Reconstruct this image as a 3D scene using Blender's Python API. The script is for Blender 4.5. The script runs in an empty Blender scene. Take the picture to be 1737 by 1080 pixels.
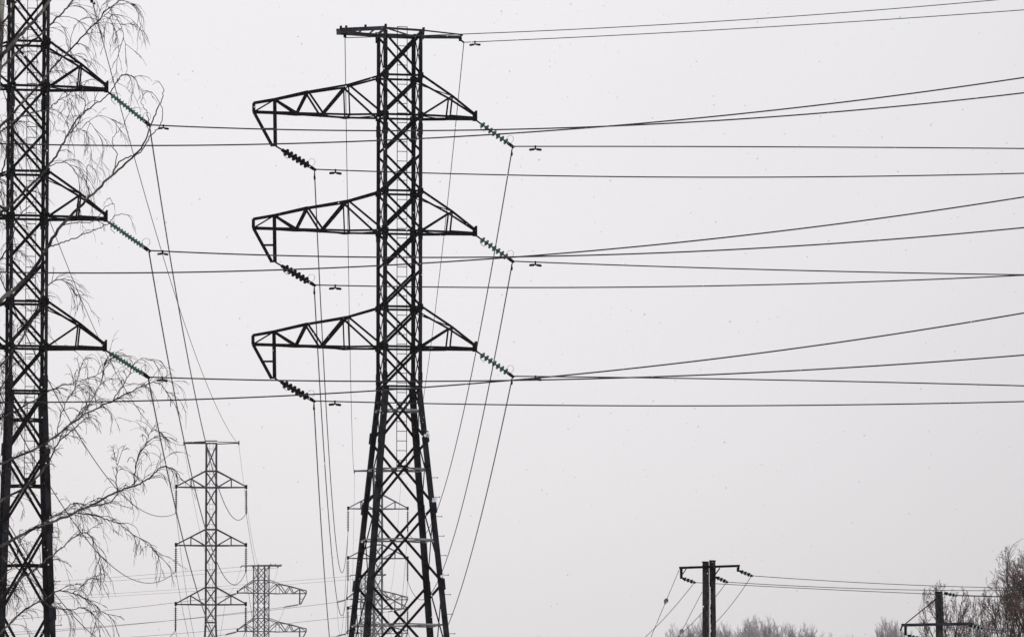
import bpy, math, random
import numpy as np
from mathutils import Vector, Matrix, Quaternion
R = math.radians
S = bpy.context.scene
col = S.collection

# ---------------------------------------------------------------- camera
FPX, CX, CY, CAMZ, HORIZON = 10000.0, 868.5, 540.0, 2.0, 1350.0
PITCH = math.atan((HORIZON - CY) / FPX)
cam = bpy.data.cameras.new('camera'); cam_o = bpy.data.objects.new('camera', cam); col.objects.link(cam_o)
cam_o.location = (0, 0, CAMZ); cam_o.rotation_euler = (math.pi / 2 + PITCH, 0, 0)
cam.sensor_width = 36.0; cam.lens = 36.0 * FPX / 1737.0
cam.clip_start = 1.0; cam.clip_end = 6000.0
S.camera = cam_o

# ---------------------------------------------------------------- sky (snowy overcast)
w = bpy.data.worlds.new('World'); S.world = w; w.use_nodes = True
nt = w.node_tree; nt.nodes.clear()
out = nt.nodes.new('ShaderNodeOutputWorld'); bg = nt.nodes.new('ShaderNodeBackground')
sky = nt.nodes.new('ShaderNodeTexSky'); sky.sky_type = 'NISHITA'; sky.sun_disc = False
sky.sun_elevation = R(16); sky.sun_rotation = R(-35)
tc = nt.nodes.new('ShaderNodeTexCoord'); noi = nt.nodes.new('ShaderNodeTexNoise')
noi.inputs['Scale'].default_value = 5.0; noi.inputs['Detail'].default_value = 3.0
nt.links.new(tc.outputs['Generated'], noi.inputs['Vector'])
sx = nt.nodes.new('ShaderNodeSeparateXYZ'); nt.links.new(tc.outputs['Generated'], sx.inputs[0])
ramp = nt.nodes.new('ShaderNodeValToRGB')
ramp.color_ramp.elements[0].position = 0.0; ramp.color_ramp.elements[0].color = (0.772, 0.752, 0.775, 1)
ramp.color_ramp.elements[1].position = 0.16; ramp.color_ramp.elements[1].color = (0.872, 0.855, 0.882, 1)
nt.links.new(sx.outputs['Z'], ramp.inputs[0])
cl = nt.nodes.new('ShaderNodeMix'); cl.data_type = 'RGBA'; cl.blend_type = 'MULTIPLY'; cl.inputs[0].default_value = 1.0
rr = nt.nodes.new('ShaderNodeMapRange'); rr.inputs['From Min'].default_value = .3; rr.inputs['From Max'].default_value = .7
rr.inputs['To Min'].default_value = .96; rr.inputs['To Max'].default_value = 1.04
nt.links.new(noi.outputs['Fac'], rr.inputs['Value'])
gl = nt.nodes.new('ShaderNodeVectorMath'); gl.operation = 'DOT_PRODUCT'      # brighter patch of cloud where the sun stands
_e, _a = R(6.5), R(-3.2); gl.inputs[1].default_value = (math.sin(_a) * math.cos(_e), math.cos(_a) * math.cos(_e), math.sin(_e))
nt.links.new(tc.outputs['Generated'], gl.inputs[0])
gm = nt.nodes.new('ShaderNodeMapRange'); gm.interpolation_type = 'SMOOTHSTEP'
gm.inputs['From Min'].default_value = math.cos(R(11)); gm.inputs['From Max'].default_value = 1.0
gm.inputs['To Min'].default_value = 0.885; gm.inputs['To Max'].default_value = 1.035
nt.links.new(gl.outputs['Value'], gm.inputs['Value'])
gx = nt.nodes.new('ShaderNodeMath'); gx.operation = 'MULTIPLY'; nt.links.new(gm.outputs[0], gx.inputs[0]); nt.links.new(rr.outputs[0], gx.inputs[1])
nt.links.new(ramp.outputs['Color'], cl.inputs[6]); nt.links.new(gx.outputs[0], cl.inputs[7])
sc_ = nt.nodes.new('ShaderNodeMix'); sc_.data_type = 'RGBA'; sc_.blend_type = 'MULTIPLY'; sc_.inputs[0].default_value = 1.0
sc_.inputs[7].default_value = (.07, .07, .07, 1); nt.links.new(sky.outputs[0], sc_.inputs[6])
mx = nt.nodes.new('ShaderNodeMix'); mx.data_type = 'RGBA'; mx.inputs[0].default_value = 0.96
nt.links.new(sc_.outputs[2], mx.inputs[6]); nt.links.new(cl.outputs[2], mx.inputs[7])
nt.links.new(mx.outputs[2], bg.inputs['Color']); bg.inputs['Strength'].default_value = 1.0
nt.links.new(bg.outputs[0], out.inputs['Surface'])

sun = bpy.data.lights.new('sun', 'SUN'); sun.energy = 0.5; sun.angle = R(20); sun.color = (1, .97, .93)
sun_o = bpy.data.objects.new('sun', sun); col.objects.link(sun_o)
sun_o.rotation_euler = (R(74), 0, R(145))
S.view_settings.view_transform = 'Standard'; S.view_settings.look = 'None'
S.view_settings.exposure = 0.0; S.view_settings.gamma = 1.0
S.cycles.volume_step_rate = 4.0

# ---------------------------------------------------------------- helpers
CAM = Vector((0, 0, CAMZ)); cp, sp = math.cos(PITCH), math.sin(PITCH)
def ray(px, py):
    x = (px - CX) / FPX; u = (CY - py) / FPX
    return Vector((x, cp - u * sp, sp + u * cp))
def at(px, py, Y):
    d = ray(px, py); return CAM + d * (Y / d.y)
def on_plane(px, py, origin, n):
    d = ray(px, py); return CAM + d * ((origin - CAM).dot(n) / d.dot(n))

def tag(o, label=None, cat=None, group=None, kind=None):
    if label: o['label'] = label
    if cat: o['category'] = cat
    if group: o['group'] = group
    if kind: o['kind'] = kind
    return o
def thing(name, loc, label, cat, group=None, rz=0):
    o = bpy.data.objects.new(name, None); col.objects.link(o); o.location = loc; o.rotation_euler = (0, 0, rz)
    o.empty_display_size = .3
    return tag(o, label, cat, group)

class MB:
    def __init__(s): s.v = []; s.f = []
    def loft(s, rings, cap=True):
        b = len(s.v); n = len(rings[0])
        for r in rings: s.v += [tuple(p) for p in r]
        for k in range(len(rings) - 1):
            for i in range(n):
                j = (i + 1) % n
                s.f.append((b + k * n + i, b + k * n + j, b + (k + 1) * n + j, b + (k + 1) * n + i))
        if cap:
            s.f.append(tuple(b + i for i in reversed(range(n))))
            s.f.append(tuple(b + (len(rings) - 1) * n + i for i in range(n)))
    def bar(s, p, q, a, b=None, hint=(0, 0, 1)):
        p, q = Vector(p), Vector(q); b = b or a
        d = (q - p).normalized(); h = Vector(hint)
        if abs(d.dot(h)) > .97: h = Vector((0, 1, 0))
        x = d.cross(h).normalized(); y = d.cross(x)
        s.loft([[c + x * (i * a / 2) + y * (j * b / 2) for i, j in ((-1, -1), (1, -1), (1, 1), (-1, 1))] for c in (p, q)])
    def angle(s, pts, a, dx, dy, t=.016):
        """L-section swept along pts, heel at the point, flanges along dx and dy"""
        dx, dy = Vector(dx), Vector(dy)
        s.loft([[c, c + dx * a, c + dx * a + dy * t, c + dx * t + dy * t, c + dx * t + dy * a, c + dy * a] for c in map(Vector, pts)])
    def tube(s, pts, rad, n=5, cap=True):
        pts = [Vector(p) for p in pts]; m = len(pts)
        if not hasattr(rad, '__len__'): rad = [rad] * m
        rings = []; ref = None
        for i in range(m):
            d = (pts[min(i + 1, m - 1)] - pts[max(i - 1, 0)]).normalized()
            if ref is None:
                ref = Vector((0, 0, 1)) if abs(d.z) < .9 else Vector((1, 0, 0))
            x = d.cross(ref)
            if x.length < 1e-4: x = d.orthogonal()
            x.normalize(); y = d.cross(x); ref = -y
            rings.append([pts[i] + (x * math.cos(2 * math.pi * k / n) + y * math.sin(2 * math.pi * k / n)) * rad[i] for k in range(n)])
        s.loft(rings, cap)
    def lathe(s, p, q, prof, n=12):
        """prof: list of (distance along, radius)"""
        p, q = Vector(p), Vector(q); d = (q - p).normalized(); x = d.orthogonal().normalized(); y = d.cross(x)
        s.loft([[p + d * h + (x * math.cos(2 * math.pi * k / n) + y * math.sin(2 * math.pi * k / n)) * r for k in range(n)] for h, r in prof])
    def blob(s, c, r, n=5, rnd=None, sq=(1, 1, 1)):
        c = Vector(c); rings = []
        for i in range(n + 1):
            a = math.pi * (i + .02) / (n + .04)
            rings.append([c + Vector((math.sin(a) * math.cos(2 * math.pi * k / 6) * sq[0], math.sin(a) * math.sin(2 * math.pi * k / 6) * sq[1], math.cos(a) * sq[2])) * r * (rnd.uniform(.75, 1.2) if rnd else 1) for k in range(6)])
        s.loft(rings[::-1])
    def mesh(s, name, m):
        me = bpy.data.meshes.new(name); me.from_pydata(s.v, [], s.f); me.materials.append(m); me.update(); return me
    def build(s, name, m, parent=None, smooth=False):
        me = s.mesh(name, m)
        if smooth: me.polygons.foreach_set('use_smooth', [True] * len(me.polygons))
        o = bpy.data.objects.new(name, me); col.objects.link(o)
        if parent: o.parent = parent
        return o

def mat(name, c0, c1=None, scale=3.0, rough=.6, spec=.3, metal=0, trans=0, stretch=(1, 1, 1), bump=0):
    m = bpy.data.materials.new(name); m.use_nodes = True; n = m.node_tree; p = n.nodes['Principled BSDF']
    p.inputs['Roughness'].default_value = rough; p.inputs['Specular IOR Level'].default_value = spec
    p.inputs['Metallic'].default_value = metal
    if trans: p.inputs['Transmission Weight'].default_value = trans
    t = n.nodes.new('ShaderNodeTexCoord'); mp = n.nodes.new('ShaderNodeMapping'); mp.inputs['Scale'].default_value = stretch
    no = n.nodes.new('ShaderNodeTexNoise'); no.inputs['Scale'].default_value = scale; no.inputs['Detail'].default_value = 6
    cr = n.nodes.new('ShaderNodeValToRGB'); cr.color_ramp.elements[0].position = .38; cr.color_ramp.elements[1].position = .66
    cr.color_ramp.elements[0].color = (*c0, 1); cr.color_ramp.elements[1].color = (*(c1 or c0), 1)
    n.links.new(t.outputs['Object'], mp.inputs[0]); n.links.new(mp.outputs[0], no.inputs['Vector'])
    n.links.new(no.outputs['Fac'], cr.inputs[0]); n.links.new(cr.outputs[0], p.inputs['Base Color'])
    if bump:
        b = n.nodes.new('ShaderNodeBump'); b.inputs['Strength'].default_value = bump; b.inputs['Distance'].default_value = .02
        n.links.new(no.outputs['Fac'], b.inputs['Height']); n.links.new(b.outputs[0], p.inputs['Normal'])
    return m
M_LEG = mat('weathered_steel_leg', (.006, .006, .008), (.026, .027, .032), 2.2, .85, .03, bump=.3)
M_STEEL = mat('weathered_steel', (.004, .004, .004), (.009, .009, .010), 3.0, .9, .02)
M_BEAM = mat('galvanised_beam', (.014, .015, .020), (.042, .045, .056), 4.0, .7, .1, stretch=(.6, 1, 3))
M_PALE = mat('frosted_steel', (.06, .06, .062), (.30, .30, .31), 2.5, .8, .2)
M_WIRE = mat('aluminium_conductor', (.022, .020, .022), (.050, .047, .050), 1.0, .7, .2)
M_HAZED = mat('haze_tinted_steel', (.030, .032, .036), (.065, .067, .072), 1.5, .7, .2)  # lightened steel, haze painted into the colour of the nearer slim pylon
M_HAZED2 = mat('pale_haze_tinted_steel', (.085, .087, .092), (.13, .133, .14), 1.5, .7, .2)  # paler still, distance haze put into the colour of the farther pylons
M_DARK = mat('black_fitting', (.004, .004, .004), (.008, .008, .008), 9, .8, .04)
M_GLASS = mat('green_glass', (.006, .050, .038), (.016, .090, .068), 9, .25, .4)
M_DISC_DARK = mat('dark_disc', (.007, .006, .006), (.010, .009, .009), 9, .6, .04)  # near black discs of the left arm strings
M_BARK = mat('birch_bark', (.035, .032, .030), (.30, .29, .25), 7.0, .85, .1, bump=.4, stretch=(1, 1, .5))
M_LIMB = mat('birch_limb', (.014, .012, .011), (.15, .14, .12), 3.0, .85, .1)
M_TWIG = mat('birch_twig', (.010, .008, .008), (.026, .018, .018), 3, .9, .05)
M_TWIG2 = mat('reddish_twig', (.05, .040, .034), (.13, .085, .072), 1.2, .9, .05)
M_TWIG_HAZED = mat('haze_tinted_twig', (.36, .33, .345), (.48, .44, .455), 1.2, .9, .05)  # haze fade of the far treeline put into the twig colour
M_WOOD = mat('tarred_wood', (.006, .006, .005), (.055, .050, .042), 9.0, .9, .1, stretch=(2, 2, .5), bump=.5)
M_SNOW = mat('snow', (.80, .81, .84), (.90, .90, .92), .8, .8, .2)

# ---------------------------------------------------------------- ground
g = MB(); N = 60; rg = random.Random(3)
for j in range(N + 1):
    for i in range(N + 1):
        x = -650 + 1300 * i / N; y = -30 + 1300 * j / N
        g.v.append((x, y, 0.25 * math.sin(x * .031 + 1) * math.cos(y * .023) - .25))
for j in range(N):
    for i in range(N):
        a = j * (N + 1) + i; g.f.append((a, a + 1, a + N + 2, a + N + 1))
tag(g.build('ground', M_SNOW, smooth=True), kind='structure')

# ---------------------------------------------------------------- lattice pylons
PX = .02                                        # metres per photo pixel at the nearest pylon (200 m)
ARM_Z = (0.0, -3.955, -7.905)
def frame(px, Y, rot, Zref_py=600):
    c = at(px, Zref_py, Y); return Vector((c.x, c.y, 0)), rot
def make_loc(c, rot):
    ux = Vector((math.cos(rot), math.sin(rot), 0)); n = Vector((-math.sin(rot), math.cos(rot), 0))
    def L(px, py, off=0):
        p = on_plane(px, py, c + n * off, n); return ((p - c).dot(ux), p.z)
    return L
C1, ROT1 = frame(677, 200, R(12)); L1 = make_loc(C1, ROT1)
# measurements taken on the nearest pylon, in its own metres
uz = lambda px, py: Vector((L1(px, py)[0], 0, L1(px, py)[1]))
LT = [uz(430.5, 175), uz(466, 169), uz(521, 157), uz(587, 146.5), uz(645, 131.5)]
LB = [uz(430.5, 190), uz(466, 191.5), uz(503, 193), uz(546, 195), uz(589, 197), uz(643, 198)]
LLOW = [uz(462, 248), uz(467, 248)]
LH = [uz(448, 219), uz(466, 219)]
RT = [uz(714, 132), uz(764, 165), uz(807, 196)]
RB = [uz(714, 198), uz(760, 199.5), uz(806, 201.5)]
ZTOP, ZWAIST = uz(677, 58).z, uz(677, 657).z
ZL = [uz(677, y).z for y in (127 + 4, 197 + 1)]
HW = .665
STEELS = (M_STEEL, M_LEG, M_BEAM)
def tension_pylon(px, Y, rot, zoff, label, mirror=1, flare=.0945, crossings=None, detail=2, s=1.0, lw=(.20, .125), pale=True, plan_k=(1, 1), group='tall lattice pylons'):
    c, rot = frame(px, Y, rot)
    M_STEEL, M_LEG, M_BEAM = STEELS if detail > 1 else (M_HAZED2, M_HAZED2, M_HAZED2)
    T = thing('lattice_pylon', c, label, 'pylon', group, rot)
    mm = mirror; big = 1.0 if detail > 1 else 1.15
    zt, zw = ZTOP + zoff, ZWAIST + zoff
    def hw(z): return HW if z >= zw else HW + (zw - z) * flare
    # legs
    zs = [-.35, zw, zt]
    for sx_ in (-1, 1):
        for sy_ in (-1, 1):
            m = MB()
            lo = [(sx_ * hw(z), sy_ * hw(z), z) for z in (-.35, zw)]
            m.angle(lo, lw[0], (-sx_, 0, 0), (0, -sy_, 0), .02)
            m.angle([(sx_ * hw(zw) + sx_*.004, sy_ * hw(zw)+ sy_*.004, zw - .3), (sx_ * HW+ sx_*.004, sy_ * HW+ sy_*.004, zt + .05)], lw[1], (-sx_, 0, 0), (0, -sy_, 0), .018)
            # splice plates and bolts
            if detail > 1:
                for zz in (zw + .1, zw + 5.0, zw + 8.6, zw - 1.9, zw - 4.3, zw - 6.9):
                    h = hw(zz); hh = hw(zz + .35)
                    m.bar((sx_ * (h - .07), sy_ * (h + .012), zz), (sx_ * (hh - .07), sy_ * (hh + .012), zz + .38), lw[0 if zz < zw else 1] * 1.15, .014, (0, 1, 0))
                    m.bar((sx_ * (h + .012), sy_ * (h - .07), zz), (sx_ * (hh + .012), sy_ * (hh - .07), zz + .38), lw[0 if zz < zw else 1] * 1.15, .014, (1, 0, 0))
            leg = m.build('leg', M_LEG, T)
            if detail > 1 and sx_ == 1 and sy_ == -1:
                for k in range(14):
                    z = zw - 3.1 - k * .66
                    if z < 5: break
                    b = MB(); b.tube([(hw(z) - .03, -hw(z) + .05, z), (hw(z) + .2, -hw(z) + .05, z)], .010, 5)
                    b.bar((hw(z) + .2, -hw(z) + .05, z - .02), (hw(z) + .2, -hw(z) + .05, z + .03), .02); b.build('step_bolt', M_DARK, leg)
                r_ = random.Random(5)
                for z in (zw - 1.65, zw - 3.85, zw - 6.45):
                    b = MB()
                    for q in range(5): b.blob((hw(z) + r_.uniform(-.08, .06), -hw(z) + r_.uniform(-.06, .02), z + r_.uniform(-.06, .08)), r_.uniform(.035, .065), 5, r_)
                    b.build('snow_patch', M_SNOW, leg, True)
    # panel levels
    top_levels = [zt]; z = zt
    lv = [ZL[0]]; step = (ZL[0] - ZL[1])
    levels = [zt, zoff + ZL[0]]
    z = zoff + ZL[0]
    gap = 3.955 / 3
    while z - gap > zw + .4: z -= gap; levels.append(z)
    levels.append(zw)
    low = [zw]; z = zw; stepz = 1.83
    while z > .6 and len(low) < 12:
        z -= stepz; stepz *= 1.2; low.append(max(z, 0))
    # faces: ('front', etc)
    faces = [lambda t, h: (t * h, -h), lambda t, h: (t * h, h), lambda t, h: (-h, t * h), lambda t, h: (h, t * h)]
    for fi, F in enumerate(faces):
        m = MB(); nrm = [(0, 1, 0), (0, 1, 0), (1, 0, 0), (1, 0, 0)][fi]; off = [(0, -1, 0), (0, 1, 0), (-1, 0, 0), (1, 0, 0)][fi]
        def P(t, z, o=0):
            h = hw(z) - .02; a = F(t, h); return Vector((a[0], a[1], z)) + Vector(off) * o
        wt = .098 if pale else .085; wn = .080
        for a, b in zip(levels[:-1], levels[1:]):
            # "/" carried by the outer side, "\" by the inner one
            m.bar(P(1, a - .03, .012), P(-1, b + .03, .012), wt if fi == 0 else (wn if fi == 1 else .06), .02, nrm)
            m.bar(P(-1, a - .03, -.030), P(1, b + .03, -.030), wn if fi < 2 else .06, .02, nrm)
        for i, (a, b) in enumerate(zip(low[:-1], low[1:])):
            m.bar(P(1, a, .012), P(-1, b, .012), .088, .02, nrm)
            m.bar(P(-1, a, -.030), P(1, b, -.030), .088, .02, nrm)
        for k in range(3):
            for zz in (ZL[0], ZL[1]):
                z = zz + zoff + ARM_Z[k]; m.bar(P(-1, z, .03), P(1, z, .03), .075, .03, nrm)
                if detail > 1:      # gusset plates at the arm joints
                    for t in (-1, 1):
                        q = P(t * .93, z - .02, .045); v = P(t * .93, z + .1, .045); m.bar(q - Vector((0, 0, .08)), v, .20, .014, nrm)
        m.bar(P(-1, zw, .03), P(1, zw, .03), .07, .03, nrm)
        m.build('face_bracing', M_STEEL, T)
    # horizontal frames at the crossings of the flared part
    for a, b in zip(low[:-1], low[1:]):
        ha, hb = hw(a), hw(b); z = a - (a - b) * ha / (ha + hb)
        if z < 1: continue
        m = MB(); h = hw(z) - .03
        mid = [(0, -h, z + .03), (h, 0, z + .03), (0, h, z + .03), (-h, 0, z + .03)]
        cor = [(-h, -h, z), (h, -h, z), (h, h, z), (-h, h, z)]
        for i in range(4):
            m.bar(cor[i], mid[i], .05); m.bar(mid[i], cor[(i + 1) % 4], .05)
            m.bar(mid[i], mid[(i + 1) % 4], .04)
        m.build('plan_bracing', M_PALE if pale and detail > 1 else M_STEEL, T)
    # cross arms
    tips = {}
    def vw(u, a, b, wa, wb): return wa + (wb - wa) * (u - a) / (b - a)
    for k in range(3):
        dz = Vector((0, 0, zoff + ARM_Z[k]))
        fl = lambda v: Vector((v.x * mm, v.y, v.z)) + dz
        u0, u1 = LT[0].x, -HW
        def VL(u): return max(.05, min(HW, .06 + (HW - .06) * (u - LT[1].x) / (u1 - LT[1].x)))
        ch = MB(); web = MB(); hang = MB(); plan = MB()
        LTn = LT[:4] + [Vector((-HW, 0, ZL[0]))]; LBn = LB[:5] + [Vector((-HW, 0, ZL[1]))]
        for sv in (-1, 1):
            at_ = lambda v: fl(Vector((v.x, sv * VL(v.x), v.z)))
            cw = .095 * big
            for a, b in zip(LTn[:-1], LTn[1:]): ch.bar(at_(a), at_(b), .05, cw * (1 if a.x < LT[2].x else .7))
            for a, b in zip(LBn[:-1], LBn[1:]): ch.bar(at_(a), at_(b), .05, cw * (1 if a.x < LB[2].x else .7))
            wv = .068 * big
            for a, b, q in ((LT[0], LB[0], .09), (LT[1], LB[0], .05), (LT[1], LB[2], wv), (LB[2], LT[2], wv * 1.1), (LT[2], LB[3], wv), (LB[3], LT[3], wv * 1.2), (LT[3], LB[4], .045), (LT[3], LBn[5], wv)):
                web.bar(at_(a), at_(b), .03, q, (0, 1, 0)) if False else web.bar(at_(a), at_(b), q, .03, (0, 1, 0))
            hang.bar(at_(LT[1]), at_(LLOW[1]), .10 if detail > 1 else .1, .04, (0, 1, 0))
            hang.bar(at_(LB[0]), at_(LLOW[0]), .085, .04, (0, 1, 0))
            hang.bar(at_(LH[0]), at_(LH[1]), .06, .03, (0, 1, 0))
        hang.bar(fl(LLOW[0] + Vector((0, 0, .02))), fl(LLOW[1] + Vector((0, 0, .02))), .22, .04)
        # plan zigzag under the arm
        sgn = 1
        for a, b in zip(LBn[:-1], LBn[1:]):
            pa = fl(Vector((a.x, sgn * VL(a.x), a.z - .04))); pb = fl(Vector((b.x, -sgn * VL(b.x), b.z - .04)))
            plan.bar(pa, pb, .055, .03); sgn = -sgn
            plan.bar(fl(Vector((a.x, -VL(a.x), a.z - .03))), fl(Vector((a.x, VL(a.x), a.z - .03))), .05, .03)
        arm = ch.build('crossarm', M_STEEL, T); web.build('web_lattice', M_STEEL, arm); hang.build('hanger_bracket', M_STEEL, arm); plan.build('plan_lattice', M_STEEL, arm)
        tips['L', k] = fl((LLOW[1] + Vector((.02, 0, 0))))
        # inner (short) arm
        ch = MB(); web = MB(); plan = MB()
        a0 = HW; a1 = RT[2].x
        def VR(u): return .07 + (HW - .07) * (a1 - u) / (a1 - a0)
        RTn = [Vector((HW, 0, ZL[0])), RT[1], RT[2]]; RBn = [Vector((HW, 0, ZL[1])), RB[1], RB[2]]
        for sv in (-1, 1):
            at_ = lambda v: fl(Vector((v.x, sv * VR(v.x), v.z)))
            for a, b in zip(RTn[:-1], RTn[1:]): ch.bar(at_(a), at_(b), .05, .068 * big)
            ch.bar(at_(RBn[0]), at_(RBn[1]), .06, .07 * big); ch.bar(at_(RBn[1]), at_(RBn[2]), .08, .11 * big)
            web.bar(at_(RTn[1]), at_(RBn[1]), .055 * big, .03, (0, 1, 0)); web.bar(at_(RTn[1]), at_(RBn[0]), .062 * big, .03, (0, 1, 0))
        web.bar(fl(Vector((RT[1].x, -VR(RT[1].x), RT[1].z))), fl(Vector((HW, HW, ZL[0] - .12))), .05, .03)
        plan.bar(fl(Vector((HW, -HW, ZL[1] - .04))), fl(Vector((RB[1].x, VR(RB[1].x), RB[1].z - .04))), .05, .03)
        plan.bar(fl(Vector((HW, HW, ZL[1] - .04))), fl(Vector((RB[1].x, VR(RB[1].x), RB[1].z - .05))), .05, .03)
        arm = ch.build('crossarm', M_STEEL, T); web.build('web_lattice', M_STEEL, arm); plan.build('plan_lattice', M_STEEL, arm)
        tp = MB(); p = fl(RB[2]); tp.bar(p + Vector((-.07 * mm, 0, .07)), p + Vector((.05 * mm, 0, .07)), .2, .30)
        tp.bar(p + Vector((.03 * mm, 0, -.08)), p + Vector((.03 * mm, 0, .27)), .05, .22); tp.build('tip_plate', M_DARK, arm)
        tips['R', k] = p + Vector((.04 * mm, 0, -.06))
    # ground wire arm on top
    m = MB(); e0, e1 = L1(575, 52)[0], L1(781, 59)[0]
    zz = zt + .01
    fr = [(e0, -.36, zz + .03), (-HW, -.95, zz + .06), (HW, -.88, zz + .02), (e1, -.33, zz - .02)]
    bk = [(e0, .30, zz + .01), (-HW, .72, zz + .02), (HW, .72, zz), (e1, .16, zz - .04)]
    fr = [Vector((a * mm, b, c_)) for a, b, c_ in fr]; bk = [Vector((a * mm, b, c_)) for a, b, c_ in bk]
    m.bar(fr[0], fr[1], .09, .13); m.bar(fr[1], fr[2], .06, .07); m.bar(fr[2], fr[3], .04, .045)
    m.bar(bk[0], bk[1], .09, .12); m.bar(bk[1], bk[2], .08, .15); m.bar(bk[2], bk[3], .06, .11)
    m.bar(fr[0], bk[0], .07, .13); m.bar(fr[3], bk[3], .05, .05)
    for t in (.25, .5, .78): m.bar(fr[0].lerp(fr[1], t), bk[0].lerp(bk[1], t), .05, .03)
    m.bar(fr[0], bk[1], .05, .04); m.bar(fr[1], bk[2], .05, .04); m.bar(fr[1], bk[1], .07, .06); m.bar(fr[2], bk[2], .07, .06)
    for v in (fr[1], fr[2], bk[1], bk[2]): m.bar(v + Vector((0, 0, .1)), Vector((math.copysign(HW, v.x), math.copysign(HW, v.y), zt - .25)), .09, .03)
    arm = m.build('ground_wire_arm', M_BEAM, T)
    b = MB()
    for v in (fr[0], bk[0], fr[1], fr[0].lerp(fr[1], .12), fr[0].lerp(fr[1], .55)):
        b = MB(); b.bar(v + Vector((0, 0, .05)), v + Vector((0, 0, .14)), .07, .07); b.build('clamp_bracket', M_DARK, arm)
    for v in (fr[0].lerp(bk[0], .5) + Vector((.22 * mm, .1, -.05)), bk[3] + Vector((.03 * mm, 0, 0))):
        b = MB(); b.bar(v, v - Vector((0, 0, .14)), .09, .09); b.build('clamp_bracket', M_DARK, arm)
    b = MB(); b.bar(bk[3] + Vector((-.02, 0, -.05)), bk[3] + Vector((.15 * mm, 0, -.18)), .05, .05); b.build('suspension_link', M_DARK, arm)
    tips['SL'] = fr[0].lerp(bk[0], .5) + Vector((.22 * mm, .1, -.2)); tips['SR'] = bk[3] + Vector((.05 * mm, 0, -.1))
    # ladder on the far side of the shaft
    m = MB(); ux_ = .18; xo = .30 * (1 if mm > 0 else -1) - .12; zb = zw - 2.7
    if detail > 1:
        for sx_ in (-1, 1): m.bar((xo + sx_ * .17, .45, zb), (xo + sx_ * .17, .45, zt + .32), .021)
        z = zt + .31
        while z > zb: m.bar((xo - .17, .45, z), (xo + .17, .45, z), .022); z -= .33
        m.bar((xo - .17, .45, zb), (xo + .17, .45, zb), .03)
        lad = m.build('ladder', M_STEEL, T)
        b = MB(); r_ = random.Random(8)
        for q in range(7): b.blob((xo + r_.uniform(-.18, .18), .4, zb + r_.uniform(-.08, .06)), .07, 5, r_)
        b.build('climbing_guard', M_DARK, lad)
    if plan_k != (1, 1):                          # a narrower pylon of the same family
        def warp(v):
            ax = abs(v.x); nx = ax * plan_k[0] if ax <= HW else HW * plan_k[0] + (ax - HW) * plan_k[1]
            return Vector((math.copysign(nx, v.x), v.y * plan_k[0], v.z))
        for ch_ in T.children_recursive:
            if ch_.type == 'MESH':
                for v in ch_.data.vertices: v.co = warp(v.co)
        tips = {k_: warp(v) for k_, v in tips.items()}
    Mx = Matrix.Translation(c) @ Matrix.Rotation(rot, 4, 'Z')
    return {k: Mx @ v for k, v in tips.items()}

tipM = tension_pylon(677, 200, R(12), 0, 'nearest black lattice pylon, standing fully in view with three dropped left arms')
zl = at(47, 148 * .5 + 150 * .5, 178).z - ZL[1]
tipL = tension_pylon(44.8, 178, R(11), at(47, 149, 178).z - ZL[1], 'large black lattice pylon cut off by the left edge behind bare birch branches', flare=.040, lw=(.185, .112), pale=False, plan_k=(.87, .92))
z4 = at(444.5, 1005.5, 612).z - ZL[1]; z5 = at(625, 1016, 690).z - ZL[1]
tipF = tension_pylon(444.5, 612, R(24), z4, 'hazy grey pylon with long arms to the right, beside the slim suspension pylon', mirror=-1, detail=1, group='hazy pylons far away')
tipG = tension_pylon(625, 690, R(24), z5, 'faintest hazy pylon seen low through the legs of the nearest pylon', mirror=-1, detail=1, group='hazy pylons far away')

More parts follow.
